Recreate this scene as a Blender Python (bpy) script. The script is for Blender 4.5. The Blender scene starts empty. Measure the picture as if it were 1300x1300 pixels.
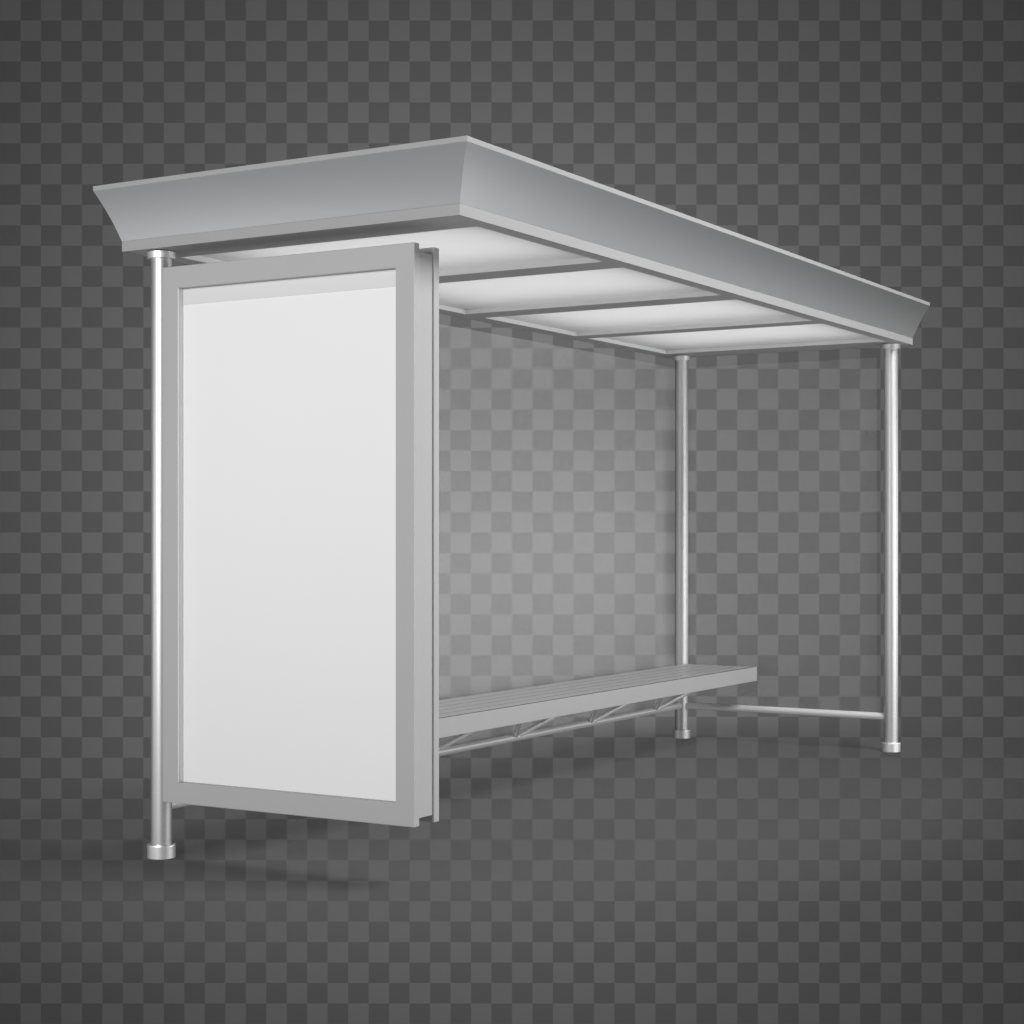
import bpy, bmesh, math
from mathutils import Vector, Matrix

scene = bpy.context.scene
col = scene.collection

# ------------------------------------------------------------ materials
def mat(name, base, rough=0.5, metal=0.0, spec=0.5, noise=0.0, nscale=40.0, rvar=0.0, coat=0.0, bump=0.0):
    m = bpy.data.materials.new(name); m.use_nodes = True
    nt = m.node_tree; b = nt.nodes['Principled BSDF']
    b.inputs['Roughness'].default_value = rough
    b.inputs['Metallic'].default_value = metal
    b.inputs['Specular IOR Level'].default_value = spec
    b.inputs['Coat Weight'].default_value = coat
    if isinstance(base, (int, float)): base = (base, base, base)
    b.inputs['Base Color'].default_value = (*base, 1)
    if noise or rvar or bump:
        tc = nt.nodes.new('ShaderNodeTexCoord')
        n = nt.nodes.new('ShaderNodeTexNoise'); n.inputs['Scale'].default_value = nscale
        n.inputs['Detail'].default_value = 4
        nt.links.new(tc.outputs['Object'], n.inputs['Vector'])
        if noise:
            r = nt.nodes.new('ShaderNodeMapRange')
            r.inputs['To Min'].default_value = 1 - noise; r.inputs['To Max'].default_value = 1 + noise
            nt.links.new(n.outputs['Fac'], r.inputs['Value'])
            v = nt.nodes.new('ShaderNodeVectorMath'); v.operation = 'SCALE'
            v.inputs[0].default_value = base
            nt.links.new(r.outputs[0], v.inputs['Scale'])
            nt.links.new(v.outputs[0], b.inputs['Base Color'])
        if rvar:
            r = nt.nodes.new('ShaderNodeMapRange')
            r.inputs['To Min'].default_value = rough - rvar; r.inputs['To Max'].default_value = rough + rvar
            nt.links.new(n.outputs['Fac'], r.inputs['Value'])
            nt.links.new(r.outputs[0], b.inputs['Roughness'])
        if bump:
            bp = nt.nodes.new('ShaderNodeBump'); bp.inputs['Strength'].default_value = bump
            bp.inputs['Distance'].default_value = 0.002
            nt.links.new(n.outputs['Fac'], bp.inputs['Height'])
            nt.links.new(bp.outputs[0], b.inputs['Normal'])
    return m

M = {
    'rail':    mat('pale_rail_steel', 0.86, 0.40, 0.30, rvar=0.03, nscale=30),
    'steel':   mat('satin_steel', 0.67, 0.44, 0.90, rvar=0.03, nscale=12),
    'collar':  mat('steel_collar', 0.86, 0.45, 0.85, rvar=0.03, nscale=60),
    'frame':   mat('grey_satin_paint', 0.41, 0.45, 0.0, 0.35, noise=0.02, nscale=6),
    'fascia':  mat('brushed_aluminium', (0.385, 0.388, 0.395), 0.34, 0.80, 0.4, noise=0.02, nscale=5),
    'lip':     mat('roof_lip_paint', 0.34, 0.5, 0.0, 0.35, noise=0.02, nscale=6),
    'under':   mat('dark_beam_paint', 0.50, 0.7, 0.0, 0.12, noise=0.03, nscale=8),
    'trim':    mat('white_trim', 0.86, 0.45, 0.0, 0.4),
    'poster':  mat('blank_white_poster', 0.80, 0.55, 0.0, 0.4, noise=0.006, nscale=2),
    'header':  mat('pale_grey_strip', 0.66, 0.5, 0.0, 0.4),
    'reveal':  mat('pale_reveal', 0.85, 0.5, 0.0, 0.4),
    'bench':   mat('grey_bench_metal', 0.375, 0.42, 0.0, 0.4, noise=0.025, nscale=9),
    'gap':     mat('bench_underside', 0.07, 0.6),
    'roof':    mat('roof_sheet', 0.4, 0.5, noise=0.05),
}

def glass_mat(name, f, tint, refl):
    m = bpy.data.materials.new(name); m.use_nodes = True
    nt = m.node_tree; nt.nodes.clear()
    out = nt.nodes.new('ShaderNodeOutputMaterial')
    tr = nt.nodes.new('ShaderNodeBsdfTransparent')
    di = nt.nodes.new('ShaderNodeBsdfDiffuse'); di.inputs['Color'].default_value = (tint, tint, tint, 1)
    gl = nt.nodes.new('ShaderNodeBsdfGlossy'); gl.inputs['Roughness'].default_value = 0.40
    gl.inputs['Color'].default_value = (0.9, 0.9, 0.9, 1)
    mx = nt.nodes.new('ShaderNodeMixShader'); mx.inputs[0].default_value = f
    nt.links.new(tr.outputs[0], mx.inputs[1]); nt.links.new(di.outputs[0], mx.inputs[2])
    m2 = nt.nodes.new('ShaderNodeMixShader'); m2.inputs[0].default_value = refl
    nt.links.new(mx.outputs[0], m2.inputs[1]); nt.links.new(gl.outputs[0], m2.inputs[2])
    nt.links.new(m2.outputs[0], out.inputs['Surface'])
    return m
M['glass'] = glass_mat('hazy_safety_glass', 0.04, 0.9, 0.08)
M['side_glass'] = glass_mat('clear_side_glass', 0.02, 0.9, 0.025)

def diffuser_mat():
    m = bpy.data.materials.new('milky_diffuser'); m.use_nodes = True
    nt = m.node_tree; nt.nodes.clear()
    out = nt.nodes.new('ShaderNodeOutputMaterial')
    tl = nt.nodes.new('ShaderNodeBsdfTranslucent'); tl.inputs['Color'].default_value = (0.78, 0.78, 0.78, 1)
    di = nt.nodes.new('ShaderNodeBsdfDiffuse'); di.inputs['Color'].default_value = (0.72, 0.72, 0.72, 1)
    mx = nt.nodes.new('ShaderNodeMixShader'); mx.inputs[0].default_value = 0.5
    nt.links.new(tl.outputs[0], mx.inputs[1]); nt.links.new(di.outputs[0], mx.inputs[2])
    nt.links.new(mx.outputs[0], out.inputs['Surface'])
    return m
M['diffuser'] = diffuser_mat()

# ------------------------------------------------------------ mesh helpers
def link(name, bm, m, parent=None, smooth=False, bevel=0.0, loc=None):
    me = bpy.data.meshes.new(name)
    bmesh.ops.recalc_face_normals(bm, faces=bm.faces)
    bm.to_mesh(me); bm.free()
    if m: me.materials.append(m)
    o = bpy.data.objects.new(name, me); col.objects.link(o)
    if parent: o.parent = parent
    if smooth:
        me.polygons.foreach_set('use_smooth', [True]*len(me.polygons))
        try: me.set_sharp_from_angle(angle=math.radians(35))
        except Exception: pass
    if bevel:
        b = o.modifiers.new('edge_bevel', 'BEVEL'); b.width = bevel; b.segments = 2
        b.limit_method = 'ANGLE'; b.angle_limit = math.radians(40)
    if loc: o.location = loc
    return o

def box(bm, x0, x1, y0, y1, z0, z1):
    v = [bm.verts.new(p) for p in ((x0,y0,z0),(x1,y0,z0),(x1,y1,z0),(x0,y1,z0),(x0,y0,z1),(x1,y0,z1),(x1,y1,z1),(x0,y1,z1))]
    for f in ((3,2,1,0),(4,5,6,7),(0,1,5,4),(1,2,6,5),(2,3,7,6),(3,0,4,7)):
        bm.faces.new([v[i] for i in f])

def tube(bm, a, b, r, n=40, caps=True):
    a, b = Vector(a), Vector(b); d = (b-a).normalized()
    q = d.to_track_quat('Z', 'Y').to_matrix()
    A, B = [], []
    for i in range(n):
        t = 2*math.pi*i/n; o = q @ Vector((r*math.cos(t), r*math.sin(t), 0))
        A.append(bm.verts.new(a+o)); B.append(bm.verts.new(b+o))
    for i in range(n):
        j = (i+1) % n; bm.faces.new((A[i], A[j], B[j], B[i]))
    if caps: bm.faces.new(A[::-1]); bm.faces.new(B)

def lathe(bm, prof, n=56):
    rings = []
    for r, z in prof:
        rings.append([bm.verts.new((r*math.cos(2*math.pi*i/n), r*math.sin(2*math.pi*i/n), z)) for i in range(n)])
    for a, b in zip(rings, rings[1:]):
        for i in range(n):
            j = (i+1) % n; bm.faces.new((a[i], a[j], b[j], b[i]))
    bm.faces.new(rings[0][::-1]); bm.faces.new(rings[-1])

def ring_plate(bm, xs, ys, z0, z1, holes, axes='xyz'):
    """solid plate on a grid of xs, ys with the cells in holes left open"""
    def P(x, y, z):
        return {'xyz': (x, y, z), 'yzx': (z, x, y)}[axes]
    cache = {}
    def V(i, j, k):
        if (i, j, k) not in cache: cache[(i, j, k)] = bm.verts.new(P(xs[i], ys[j], (z0, z1)[k]))
        return cache[(i, j, k)]
    nx, ny = len(xs)-1, len(ys)-1
    solid = lambda i, j: 0 <= i < nx and 0 <= j < ny and (i, j) not in holes
    for i in range(nx):
        for j in range(ny):
            if not solid(i, j): continue
            bm.faces.new((V(i,j,0), V(i,j+1,0), V(i+1,j+1,0), V(i+1,j,0)))
            bm.faces.new((V(i,j,1), V(i+1,j,1), V(i+1,j+1,1), V(i,j+1,1)))
            if not solid(i-1, j): bm.faces.new((V(i,j,0), V(i,j,1), V(i,j+1,1), V(i,j+1,0)))
            if not solid(i+1, j): bm.faces.new((V(i+1,j,0), V(i+1,j+1,0), V(i+1,j+1,1), V(i+1,j,1)))
            if not solid(i, j-1): bm.faces.new((V(i,j,0), V(i+1,j,0), V(i+1,j,1), V(i,j,1)))
            if not solid(i, j+1): bm.faces.new((V(i,j+1,0), V(i,j+1,1), V(i+1,j+1,1), V(i+1,j+1,0)))

# ------------------------------------------------------------ the shelter
# local axes: X along the long back wall (away to the right), Y towards the back wall, Z up
ZB = 2.527                      # underside of the roof
H = 1.35                        # eye height
shelter = bpy.data.objects.new('bus_shelter', None); col.objects.link(shelter)
shelter['label'] = 'grey steel and glass bus shelter with blank white advertising panel and slatted bench'
shelter['category'] = 'bus shelter'

# posts
R = 0.044
for (px, py) in ((0, 0), (5.05, 0), (5.05, -1.431)):
    bm = bmesh.new(); lathe(bm, [(R, 0.006), (R, ZB-0.004)])
    p = link('post', bm, M['steel'], shelter, smooth=True, loc=(px, py, 0))
    bm = bmesh.new()
    lathe(bm, [(0.0585, 0.0), (0.0585, 0.006), (0.0585, 0.048), (0.0585, 0.054), (0.0575, 0.0555), (0.055, 0.0555), (0.0445, 0.0555)])
    link('base_collar', bm, M['collar'], p, smooth=True)
    bm = bmesh.new()
    lathe(bm, [(0.0445, ZB-0.032), (0.056, ZB-0.032), (0.0575, ZB-0.032), (0.0585, ZB-0.031), (0.0585, ZB-0.027), (0.0585, ZB-0.003)])
    link('top_collar', bm, M['collar'], p, smooth=True)

# roof: flared fascia with vertical lip
x0, x1, y0, y1 = -0.085, 5.175, -1.53, 0.142
def sweep(bm, prof):
    rings = []
    for o, z in prof:
        rings.append([bm.verts.new(c) for c in ((x0-o, y0-o, z), (x1+o, y0-o, z), (x1+o, y1+o, z), (x0-o, y1+o, z))])
    n = len(rings)
    for k in range(n):
        a, b = rings[k], rings[(k+1) % n]
        if k == n-1: break
        for i in range(4):
            j = (i+1) % 4; bm.faces.new((a[i], a[j], b[j], b[i]))
    return rings

roof = bpy.data.objects.new('roof', None)
bm = bmesh.new()
# cove: leaves the lip almost upright and leans out towards the rim
cove = []
for i in range(15):
    t = i/14
    cove.append((0.082*(0.76*t + 0.24*t*t), ZB+0.043+(0.205)*t))
prof = cove + [(0.060, ZB+0.248), (-0.012, ZB+0.043), cove[0]]
rg = sweep(bm, prof)
roof = link('roof', bm, M['fascia'], shelter, smooth=True)
bm = bmesh.new()
sweep(bm, [(0.0, ZB), (0.0, ZB+0.043), (-0.010, ZB+0.043), (-0.010, ZB), (0.0, ZB)])
link('lower_lip', bm, M['lip'], roof, bevel=0.0015)
bm = bmesh.new()
sweep(bm, [(0.0825, ZB+0.248), (0.0835, ZB+0.268), (0.058, ZB+0.268), (0.058, ZB+0.248), (0.0825, ZB+0.248)])
link('upper_rim', bm, M['lip'], roof, bevel=0.0015)
bm = bmesh.new()
box(bm, x0-0.04, x1+0.04, y0-0.04, y1+0.04, ZB+0.236, ZB+0.256)
link('cover_sheet', bm, M['roof'], roof)

# underside grid of dark beams with four openings
ox = [(0.166, 1.204), (1.389, 2.454), (2.640, 3.688), (3.830, 4.912)]
YF, YR = -1.450, 0.050
bm = bmesh.new()
xs = [x0+0.010] + [v for p in ox for v in p] + [x1-0.010]
ring_plate(bm, xs, [y0+0.010, YF, YR, y1-0.010], ZB+0.002, ZB+0.027, {(1,1), (3,1), (5,1), (7,1)})
link('beam_grid', bm, M['under'], roof)
# partitions between the ceiling bays
for (a, b) in zip([p[1] for p in ox[:-1]], [p[0] for p in ox[1:]]):
    bm = bmesh.new(); box(bm, (a+b)/2-0.01, (a+b)/2+0.01, YF-0.03, YR+0.03, ZB+0.028, ZB+0.235)
    link('bay_partition', bm, M['trim'], roof)

for (a, b) in ox:
    bm = bmesh.new()
    nx, ny = 20, 24
    g = [[None]*(ny+1) for _ in range(nx+1)]
    for i in range(nx+1):
        for j in range(ny+1):
            s, t = i/nx, j/ny
            dome = (1-(2*s-1)**4)*(1-(2*t-1)**4)
            g[i][j] = bm.verts.new((a+0.004+(b-a-0.008)*s, YF+0.004+(YR-YF-0.008)*t, ZB+0.027+0.024*dome))
    for i in range(nx):
        for j in range(ny):
            bm.faces.new((g[i][j], g[i+1][j], g[i+1][j+1], g[i][j+1]))
    cp = link('ceiling_panel', bm, M['diffuser'], shelter, smooth=True)
    bm = bmesh.new()
    ring_plate(bm, [a+0.0005, a+0.0045, b-0.0045, b-0.0005], [YF+0.0005, YF+0.0045, YR-0.0045, YR-0.0005], ZB+0.003, ZB+0.0265, {(1,1)})
    link('trim', bm, M['trim'], cp)
    la = bpy.data.lights.new('bay_lamp', 'AREA'); la.shape = 'RECTANGLE'
    la.size = (b-a)*0.90; la.size_y = (YR-YF)*0.90; la.energy = 5.7; la.color = (1, 1, 1)
    lo = bpy.data.objects.new('bay_lamp', la); col.objects.link(lo)
    lo.location = ((a+b)/2, (YF+YR)/2, ZB+0.229)  # unseen lamp added above each panel to make it glow

# glass walls
bm = bmesh.new(); box(bm, 0.03, 5.03, 0.047, 0.055, 0.205, 2.452)
link('back_glass', bm, M['glass'], shelter)
bm = bmesh.new(); box(bm, 5.097, 5.105, -1.322, 0.04, 0.205, 2.452)
link('side_glass', bm, M['side_glass'], shelter)

# rails
RZ = 0.214
bm = bmesh.new(); tube(bm, (0.03, 0, RZ), (5.02, 0, RZ), 0.0215)
rail = link('lower_rail', bm, M['rail'], shelter, smooth=True)
bm = bmesh.new(); tube(bm, (5.05, -0.03, RZ), (5.05, -1.40, RZ), 0.0225)
link('lower_rail', bm, M['rail'], shelter, smooth=True)

# advertising panel
PX0, PX1 = -0.085, -0.050
ya, yb, za, zb = -1.328, -0.081, 0.247, 2.444
adp = bmesh.new()
ring_plate(adp, [ya, -1.242, -0.163, yb], [za, 0.333, 2.354, zb], PX0, PX1, {(1,1)}, 'yzx')
ad = link('advertising_panel', adp, M['frame'], shelter, bevel=0.003)
bm = bmesh.new(); box(bm, -0.0498, 0.0498, ya+0.008, -0.052, za+0.028, zb-0.028)
link('panel_body', bm, M['frame'], ad, bevel=0.002)
bm = bmesh.new()
ring_plate(bm, [ya, -1.242, -0.163, yb], [za, 0.333, 2.354, zb], 0.0500, 0.086, {(1,1)}, 'yzx')
link('inner_frame', bm, M['frame'], ad, bevel=0.003)
bm = bmesh.new(); box(bm, -0.0530, -0.0502, -1.2415, -0.1635, 0.3335, 2.3535)
link('poster', bm, M['poster'], ad)
bm = bmesh.new(); box(bm, 0.0502, 0.0530, -1.2415, -0.1635, 0.3335, 2.3535)
link('poster', bm, M['poster'], ad)
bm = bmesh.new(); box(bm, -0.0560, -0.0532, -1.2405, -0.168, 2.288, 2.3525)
link('header_strip', bm, M['header'], ad)  # grey band stands in for the frame's shadow on the poster
# pale lining of the opening on the post side
bm = bmesh.new(); box(bm, -0.0835, -0.0535, -0.1665, -0.1633, 0.334, 2.3530)
link('opening_reveal', bm, M['reveal'], ad)

# bench
BX0, BX1, BY0, BY1, BZ = 0.12, 5.003, -0.557, -0.035, 0.492
bm = bmesh.new()
gaps = 0.015; n = 5
yy0 = BY0+0.040; w = (BY1-yy0)/n
for i in range(n):
    box(bm, BX0, BX1, yy0+i*w, yy0+(i+1)*w-gaps, BZ-0.022, BZ)
seat = link('bench_seat', bm, M['bench'], shelter, bevel=0.0008)
bm = bmesh.new(); box(bm, BX0, BX1, BY0, BY0+0.016, BZ-0.089, BZ)
link('apron', bm, M['bench'], seat, bevel=0.002)
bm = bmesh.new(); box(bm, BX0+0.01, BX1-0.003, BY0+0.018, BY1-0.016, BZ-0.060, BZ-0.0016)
link('underframe', bm, M['gap'], seat)  # dark bed raised between the slats; its colour stands for gap shade
# truss struts from the lower rail up to the seat
TZ, TY = BZ-0.050, -0.30
for k in range(5):
    xn = 4.66-0.88*k
    for s in (-1, 1):
        bm = bmesh.new()
        tube(bm, (xn+s*0.012, -0.006, RZ+0.008), (xn+s*0.40, TY, TZ), 0.0150, 24)
        link('strut', bm, M['rail'], rail, smooth=True)

# ------------------------------------------------------------ setting
ang = math.radians(30.8)
C = Vector((-5.615, -5.051, H))
fwd = Vector((math.cos(ang), math.sin(ang), 0)); right = Vector((math.sin(ang), -math.cos(ang), 0))
F = 2253/1300

# checkered backdrop: a big upright panel behind the shelter
D = 28.0
sq = 26/2253*D
bm = bmesh.new(); box(bm, -45, 45, -45, 45, -0.3, 0)
bd = link('backdrop', bm, None)
bd['kind'] = 'structure'
bd.matrix_world = Matrix.Translation(C+fwd*D+Vector((0, 0, -(650-677.5)/2253*D))) @ Matrix((right, Vector((0,0,1)), -fwd)).transposed().to_4x4()
m = bpy.data.materials.new('checkered_grey_backdrop'); m.use_nodes = True
nt = m.node_tree; b = nt.nodes['Principled BSDF']; b.inputs['Roughness'].default_value = 0.9
b.inputs['Specular IOR Level'].default_value = 0.0
tc = nt.nodes.new('ShaderNodeTexCoord'); mp = nt.nodes.new('ShaderNodeMapping'); mp.vector_type = 'POINT'
mp.inputs['Location'].default_value = (0, 0, 0.5)
ck = nt.nodes.new('ShaderNodeTexChecker'); ck.inputs['Scale'].default_value = 1.0/sq
ck.inputs['Color2'].default_value = (0.078, 0.078, 0.078, 1)
ck.inputs['Color1'].default_value = (0.054, 0.054, 0.054, 1)
nt.links.new(tc.outputs['Object'], mp.inputs['Vector']); nt.links.new(mp.outputs[0], ck.inputs['Vector'])
nt.links.new(ck.outputs['Color'], b.inputs['Base Color'])
bd.data.materials.append(m)

# clear sheet added underfoot, grey near the feet to catch shadows, fading to clear
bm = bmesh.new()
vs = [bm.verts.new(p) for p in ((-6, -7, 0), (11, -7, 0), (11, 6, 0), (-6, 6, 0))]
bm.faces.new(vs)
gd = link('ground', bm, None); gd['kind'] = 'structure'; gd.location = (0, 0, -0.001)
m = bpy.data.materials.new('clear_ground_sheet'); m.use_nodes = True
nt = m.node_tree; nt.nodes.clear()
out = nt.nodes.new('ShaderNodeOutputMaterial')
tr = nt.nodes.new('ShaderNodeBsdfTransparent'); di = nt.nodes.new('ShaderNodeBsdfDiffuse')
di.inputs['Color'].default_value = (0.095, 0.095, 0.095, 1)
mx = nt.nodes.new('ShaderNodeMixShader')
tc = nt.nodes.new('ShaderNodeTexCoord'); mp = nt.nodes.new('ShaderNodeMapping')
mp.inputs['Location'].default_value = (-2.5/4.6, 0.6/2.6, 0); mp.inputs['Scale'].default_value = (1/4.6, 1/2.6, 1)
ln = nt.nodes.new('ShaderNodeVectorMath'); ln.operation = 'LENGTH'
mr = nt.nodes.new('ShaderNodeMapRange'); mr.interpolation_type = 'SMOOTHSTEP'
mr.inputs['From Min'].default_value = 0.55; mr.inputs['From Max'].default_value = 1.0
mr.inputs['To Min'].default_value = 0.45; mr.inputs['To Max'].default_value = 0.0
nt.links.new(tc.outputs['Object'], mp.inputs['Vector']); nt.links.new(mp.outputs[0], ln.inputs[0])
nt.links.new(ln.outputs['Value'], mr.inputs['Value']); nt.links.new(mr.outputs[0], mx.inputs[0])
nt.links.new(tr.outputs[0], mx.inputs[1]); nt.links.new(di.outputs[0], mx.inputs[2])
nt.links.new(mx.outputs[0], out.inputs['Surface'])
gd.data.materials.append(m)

# ------------------------------------------------------------ light: added lamps, none of them seen
def area(name, loc, target, sx, sy, power, color=(1, 1, 1)):
    l = bpy.data.lights.new(name, 'AREA'); l.shape = 'RECTANGLE'; l.size = sx; l.size_y = sy
    l.energy = power; l.color = color
    o = bpy.data.objects.new(name, l); col.objects.link(o); o.location = loc
    o.rotation_euler = (Vector(target)-Vector(loc)).to_track_quat('-Z', 'Y').to_euler()
    return o
area('left_softbox', (-6.2, -1.0, 2.8), (0, -0.6, 1.4), 2.6, 2.6, 300)
area('front_softbox', (1.6, -6.6, 7.0), (1.8, 0, 1.0), 3.2, 2.4, 740)
area('front_band', (4.2, -8.0, 1.0), (3.6, 0, 1.35), 8.0, 1.7, 180)  # added out of view for the bright streak down the posts
area('rear_left_band', (-5.5, 4.2, 1.1), (3.0, 0, 1.4), 3.2, 2.2, 40)  # added out of view for reflections on posts and left fascia
gs = area('glass_softbox', (9.6, -4.6, 1.3), (2.4, 0, 0.65), 4.0, 2.0, 3.0)  # added out of view to lay a sheen on the back glass
gs.data.spread = math.radians(37)

sp = bpy.data.lights.new('backdrop_spot', 'SPOT'); sp.energy = 6500; sp.spot_size = math.radians(170)  # unseen lamp added behind the shelter to brighten the backdrop's middle
sp.spot_blend = 0.15; sp.shadow_soft_size = 0.0
so = bpy.data.objects.new('backdrop_spot', sp); col.objects.link(so)
so.location = C+fwd*19.9+Vector((0, 0, 0.34))
so.rotation_euler = fwd.to_track_quat('-Z', 'Y').to_euler()

w = bpy.data.worlds.new('World'); scene.world = w; w.use_nodes = True
wn = w.node_tree; bg = wn.nodes['Background']; bg.inputs['Strength'].default_value = 1.0
# ambient: dim above, made brighter below to light the roof underside
tc = wn.nodes.new('ShaderNodeTexCoord'); sx = wn.nodes.new('ShaderNodeSeparateXYZ')
mr = wn.nodes.new('ShaderNodeMapRange'); mr.interpolation_type = 'SMOOTHSTEP'
mr.inputs['From Min'].default_value = -0.5; mr.inputs['From Max'].default_value = 0.3
mr.inputs['To Min'].default_value = 0.36; mr.inputs['To Max'].default_value = 0.06
wn.links.new(tc.outputs['Generated'], sx.inputs[0]); wn.links.new(sx.outputs['Z'], mr.inputs['Value'])
wn.links.new(mr.outputs[0], bg.inputs['Color'])

# ------------------------------------------------------------ camera
cd = bpy.data.cameras.new('camera'); cam = bpy.data.objects.new('camera', cd); col.objects.link(cam)
cd.sensor_width = 36; cd.lens = 36*F; cd.shift_y = 27.5/1300; cd.clip_end = 200
cam.location = C; cam.rotation_euler = fwd.to_track_quat('-Z', 'Y').to_euler()
scene.camera = cam
scene.view_settings.view_transform = 'Standard'; scene.view_settings.look = 'None'
scene.view_settings.exposure = 0; scene.view_settings.gamma = 1
scene.render.engine = 'CYCLES'
scene.cycles.transparent_max_bounces = 16
